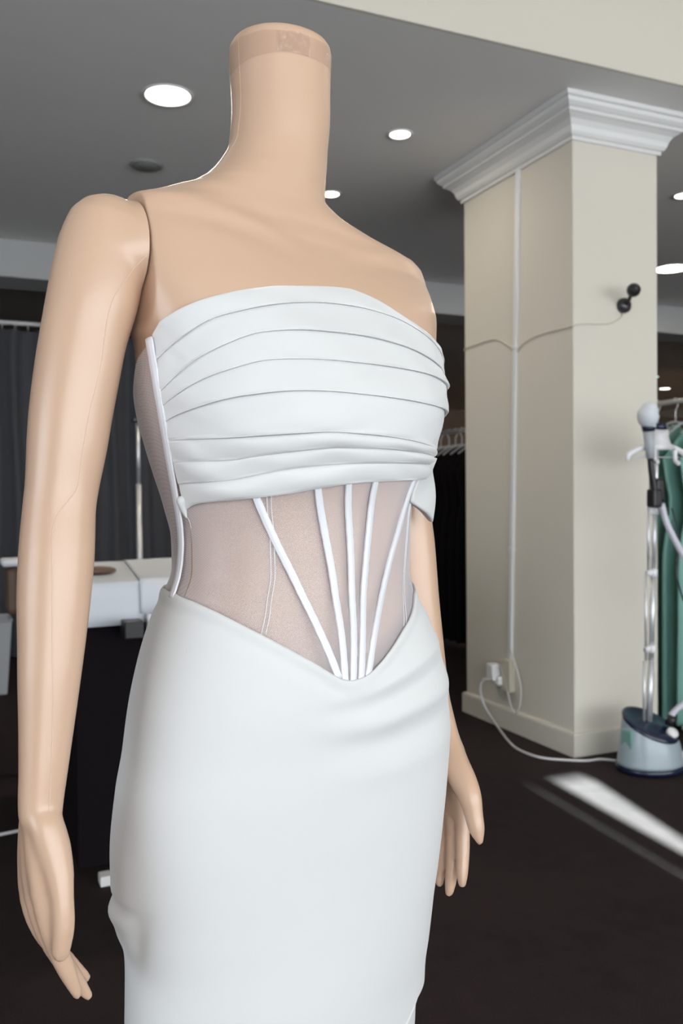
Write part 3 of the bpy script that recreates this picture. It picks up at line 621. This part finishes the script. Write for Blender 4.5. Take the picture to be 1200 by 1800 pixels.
# keep the crisp corners of the neckline
_x0 = [p[0] for p in EC[0]]; _z0 = [p[1] for p in EC[0]]; EF[0] = lambda d: float(np.interp(d, _x0, _z0))
degs = np.linspace(LEFT_END, RIGHT_END, 170)
G().add(*gridf([[torso(d, EF[8](d) + .004 + (EF[0](d) - .002 - EF[8](d) - .004) * q, .0012) for d in degs] for q in np.linspace(0, 1, 40)])).build('bodice_lining', M['satin'], dr)
for i in range(8):
    rows = []; H = (.0028, .0028, .0032, .0037, .0042, .0066, .0070, .0088)[i]; roll = i >= 5
    ts = [-.22, -.1, 0, .06, .12, .2, .3, .4, .5, .6, .7, .78, .85, .91, .95, .98, 1.0, 1.015, 1.0, .97]
    if i == 0: ts = ts[2:]
    for t_ in ts:
        r = []
        for d in degs:
            zt, zb = EF[i](d), EF[i + 1](d); wv = max(zt - zb, .003)
            k = ts.index(t_); hh = H * (.72 + .28 * math.sin(d * .045 + i * 1.7) + .12 * math.sin(d * .13 + i)) 
            # the folds flatten where they are stitched into the side seam
            hh *= (.12 + .88 * sst(77, 58, d)) if d > 50 else 1
            hh = max(hh, .0007); edge_ = sst(77.5, 66, d)
            if t_ <= 0: off = .0018 + (0.0004 if t_ == 0 else 0)
            elif roll: off = .0022 + hh * math.sin(math.pi * min(t_, 1) * .86) ** .55 if t_ < .98 else .0022 + hh * .55
            else: off = .0022 + hh * (t_ ** .9)
            last = len(ts) - 1
            if k == last: off = .0012
            elif k == last - 1: off = .0022 + hh * .25
            elif k == last - 2: off = .0022 + hh * (.60 if not roll else .40)
            elif k == last - 3: off = .0022 + hh * (.92 if not roll else .55)
            off += .0006 * math.sin(d * .21 + i * 2.1 + t_ * 3) * (1 if 0 < t_ < .95 else 0)
            cr = noise.noise(Vector((d * .045, (zt - t_ * wv) * 55 + d * .05, i))) * .0016 + noise.noise(Vector((d * .10, (zt - t_ * wv) * 90 - d * .09, i + 9))) * .0009 * sst(20, 70, abs(d - 8))
            r.append(torso(d, zt - t_ * wv, max(off + cr * edge_ * (1 if 0 < t_ < .97 else 0), .0012)))
        rows.append(r)
    # close both ends against the lining
    G().add(*gridf(rows)).build('pleat', M['satin'], dr)
# gathered stitched corner where the lowest pleat meets the side seam
G().add(*tube([torso(76.5, 1.196, .004), torso(77, 1.188, .003), torso(76.5, 1.181, .003)], [.0045, .003, .001], 10, sub=3, round_caps=True)).build('corner_tuck', M['satin'], dr)
G().add(*tube([torso(76, 1.182, .003), torso(75, 1.176, .003), torso(76, 1.170, .002)], .00035, 5, sub=4)).build('loose_thread', M['satin'], dr)
# satin of the back panel showing below the bodice at her left side
IN = [(-.1150, .0920, 1.236), (-.1065, .0868, 1.212), (-.1042, .0852, 1.1925)]
MID = [(-.1440, .0740, 1.238), (-.1385, .0680, 1.208), (-.1360, .0655, 1.1815)]
OUT = [(-.1610, .0470, 1.2410), (-.1668, .0440, 1.2060), (-.1700, .0380, 1.1705)]
CRL = [(-.1600, .0260, 1.2410), (-.1640, .0240, 1.2120), (-.1650, .0200, 1.1860)]
cols_ = [catmull(c, 8) for c in (IN, MID, OUT, CRL)]
rows = []
for i in range(len(cols_[0])):
    q = i / (len(cols_[0]) - 1); bk = [torso(d, 1.241 - .040 * q, .006) for d in (-100, -120, -140, -160, -178)]
    r = catmull([c[i] for c in cols_] + bk, 8)
    if q > .9: r = [p + np.array((0, 0, -.0006)) for p in r]
    rows.append([p + np.array((-.0012, .0012, 0)) * math.sin(q * 5 + k * .3) for k, p in enumerate(r)])
bp_ = G().add(*gridf(rows)).build('back_panel', M['satin'], dr)
q_ = bp_.modifiers.new('thick', 'SOLIDIFY'); q_.thickness = .003; q_.offset = 0
G().add(*gridf([[torso(d, 1.243 + (1.315 - 1.243) * q, .002) for d in np.linspace(-180, -97, 50)] for q in np.linspace(0, 1, 8)])).build('back_band', M['satin'], dr)
# sheer corset panels
SKC = [(-180,1.112),(-95,1.112),(-80,1.110),(-62,1.104),(-48,1.0985),(-36,1.0845),(-22.8,1.0694),(-13.6,1.0544),(-5.9,1.0402),(-1,1.0315),(3.3,1.0294),(7.2,1.0324),(11,1.0402),(14.8,1.0477),(20.6,1.0573),(26.6,1.0661),(35.2,1.0772),(44.7,1.0872),(55.6,1.0968),(67.2,1.1040),(86,1.1106),(100,1.112),(180,1.112)]
_sx = [p[0] for p in SKC]; _sz = [p[1] for p in SKC]
def skz(d): return sum(float(np.interp(d + k, _sx, _sz)) * wt for k, wt in ((-3, .25), (0, .5), (3, .25)))
def panel(name, d0, d1, top, n=60, off=.0008):
    ds = np.linspace(d0, d1, n)
    return G().add(*gridf([[torso(d, skz(d) - .008 + (top(d) - skz(d) + .008) * q, off + .0003 * math.sin(q * 7 + d * .1)) for d in ds] for q in np.linspace(0, 1, 40)])).build(name, M['tulle'], dr)
panel('tulle_panel', -79, 77.5, lambda d: EF[8](d) + .01, 90)
sidetop = lambda d: float(np.interp(abs(d), [76, 90, 98, 110, 140, 180], [1.341, 1.326, 1.305, 1.285, 1.265, 1.26]))
panel('tulle_panel', 78, 180, sidetop, 60)
panel('tulle_panel', -180, -79, lambda d: 1.25, 50)
def ribbon(name, pts, wd, m, off=.0018, thick=.0014, sub=8):
    q_ = np.linspace(0, len(pts) - 1, (len(pts) - 1) * sub + 1); P = [(np.interp(k, range(len(pts)), [p[0] for p in pts]), np.interp(k, range(len(pts)), [p[1] for p in pts])) for k in q_]
    C3 = np.array([torso(p[0], p[1], off) for p in P]); N = []
    for _ in range(30): C3[1:-1] = .5 * C3[1:-1] + .25 * (C3[:-2] + C3[2:])
    C3 = list(C3)
    for p in P:
        n_ = torso(p[0], p[1], off + .01) - torso(p[0], p[1], off); N.append(n_ / np.linalg.norm(n_))
    prof_ = [(-.5, -.6), (-.5, .5), (-.42, .9), (-.34, .75), (-.26, 1.0), (0, 1.1), (.26, 1.0), (.34, .75), (.42, .9), (.5, .5), (.5, -.6)]
    rows = []
    for i, c in enumerate(C3):
        T = C3[min(i + 1, len(C3) - 1)] - C3[max(0, i - 1)]; T /= np.linalg.norm(T); B = np.cross(T, N[i])
        wob = 1 + .03 * math.sin(i * 1.3)
        rows.append([c + B * (a * wd * wob) + N[i] * (b * thick) for a, b in prof_])
    v, f = gridf(rows); f.append(tuple(range(len(prof_)))); f.append(tuple(range(len(v) - len(prof_), len(v)))[::-1])
    return G().add(v, f).build(name, m, dr)
for pts in ([(39.8,1.208),(36.2,1.1829),(32.9,1.1622),(28,1.1414),(22.4,1.1205),(16.7,1.0997),(13.3,1.0792),(10.5,1.0586),(7.6,1.033)],
            [(14.0,1.214),(11.8,1.1883),(10.5,1.1658),(8.4,1.143),(6.0,1.1201),(4.6,1.0977),(4.7,1.0759),(5.3,1.0542),(5.6,1.028)],
            [(1.6,1.217),(.3,1.19),(-.2,1.1665),(-.8,1.143),(-1.5,1.1194),(-1.3,1.0964),(.2,1.0741),(1.8,1.052),(3,1.024)],
            [(-9.8,1.222),(-10.5,1.1948),(-9.7,1.1708),(-8.5,1.1468),(-7.8,1.1229),(-6.3,1.0996),(-3.4,1.077),(-1.1,1.0547),(.4,1.026)],
            [(-39.5,1.221),(-37,1.194),(-32.5,1.1701),(-25.8,1.1469),(-21.5,1.1234),(-16.4,1.1008),(-9.9,1.0792),(-5.2,1.0578),(-2,1.031)]):
    ribbon('boning', pts, .0072, M['ribbon'])
for sg in (1, -1):
    ribbon('side_binding', [(sg * 78.0, 1.3410), (sg * 75.5, 1.307), (sg * 75.4, 1.2671), (sg * 78.4, 1.2221), (sg * 81.6, 1.1857), (sg * 84.5, 1.1538), (sg * 87, 1.1268), (sg * 86.5, 1.106)], .0085, M['ribbon'], off=.0035, thick=.0014)
for pts in ([(33.0,1.203),(33.4,1.1751),(33.5,1.1546),(33.1,1.1288),(32.9,1.0989),(34.5,1.0760)], [(-46,1.216),(-44,1.18),(-42,1.15),(-38,1.114),(-25.5,1.071)]):
    for k in (-.9, .9):
        G().add(*tube([torso(p[0] + k, p[1], .0012) for p in catmull([np.array(p) for p in pts], 6)], .0005, 6)).build('stitched_seam', M['ribbon'], dr)
# skirt
F1 = curve([(-180,1.04),(-60,1.048),(-33.6,1.0402),(-13.8,1.0262),(0,1.018),(15,1.012)]); F2 = curve([(-180,.995),(-60,1.003),(-21.3,.9937),(-8.1,.9855),(5.1,.9836),(17.3,.9899),(40,1.0)])
V1 = curve([(-180,1.02),(-60,1.026),(-42,1.0225),(-15.6,1.0088),(-3.6,1.0038),(7.3,1.0041),(20,1.004)]); V2 = curve([(-180,.975),(-60,.978),(-21.6,.9687),(-8.5,.9655),(6.6,.9694),(30,.975)])
hemz = lambda d: float(np.interp(d, [-180, -110, -75, -50, -30, -10, 20, 60, 120, 180], [.55, .655, .668, .664, .640, .61, .57, .53, .5, .5]))
def skirt_off(d, z):
    o_ = .0035
    q = skz(d) - z
    o_ += .0008 * math.exp(-((q - .004) / .003) ** 2) - .0012 * math.exp(-((q - .014) / .006) ** 2)
    fd = sst(22, -14, d) * (.12 + .88 * sst(-72, -30, d)) * sst(-150, -80, d)
    o_ += fd * (.0034 * math.exp(-((z - F1(d)) / .008) ** 2) + .0042 * math.exp(-((z - F2(d)) / .011) ** 2) - .0030 * math.exp(-((z - V1(d)) / .008) ** 2) - .0026 * math.exp(-((z - V2(d)) / .012) ** 2))
    o_ += fd * .0014 * math.exp(-((z - (V2(d) - .03)) / .012) ** 2)
    # soft pouch of gathered cloth at her right hip
    sd = math.exp(-((d - 104) / 20) ** 2)
    o_ += sd * (.0045 * sst(.95, .845, z) * sst(.824, .832, z) if z > .824 else 0)
    o_ += math.exp(-((d - 100) / 15) ** 2) * (.0095 * math.exp(-((z - .811) / .013) ** 2) + .004 * math.exp(-((z - .790) / .012) ** 2))
    o_ -= math.exp(-((d - 80 + (z - .80) * 160) / 7) ** 2) * .003 * math.exp(-((z - .80) / .022) ** 2)
    # slack in the lower skirt
    lo = sst(.80, .60, z); o_ += lo * .003 * math.sin(d * .07 + 1) + .0012 * sst(1.05, .9, z) * math.sin(d * .06 + z * 11)
    return o_
def skirt_sheet(name, top, bot, extra, n=110, nd=220):
    rows = []; ds = np.linspace(-180, 180, nd + 1)[:-1]
    if extra == 0:
        rows.append([torso(d, skz(d) - .006, .0012) for d in ds]); rows.append([torso(d, skz(d) - .001, .0014) for d in ds])
    for i in range(n + 1):
        q = i / n
        rows.append([torso(d, top(d) + (bot(d) - top(d)) * q, skirt_off(d, top(d) + (bot(d) - top(d)) * q) + extra) for d in ds])
    rows.append([torso(d, bot(d) - .0006, .001 + extra) for d in ds])
    return G().add(*gridf(rows, True)).build(name, M['satin'], dr)
skirt_sheet('skirt', skz, hemz, 0, 190, 300)
rows = [[torso(d, z, -.004 + (.003 * math.sin(d * .1 * 4) * sst(.7, .2, z))) for d in np.linspace(-180, 180, 121)[:-1]] for z in np.linspace(.85, .05, 50)]
G().add(*gridf(rows, True)).build('underskirt', M['satin'], dr)
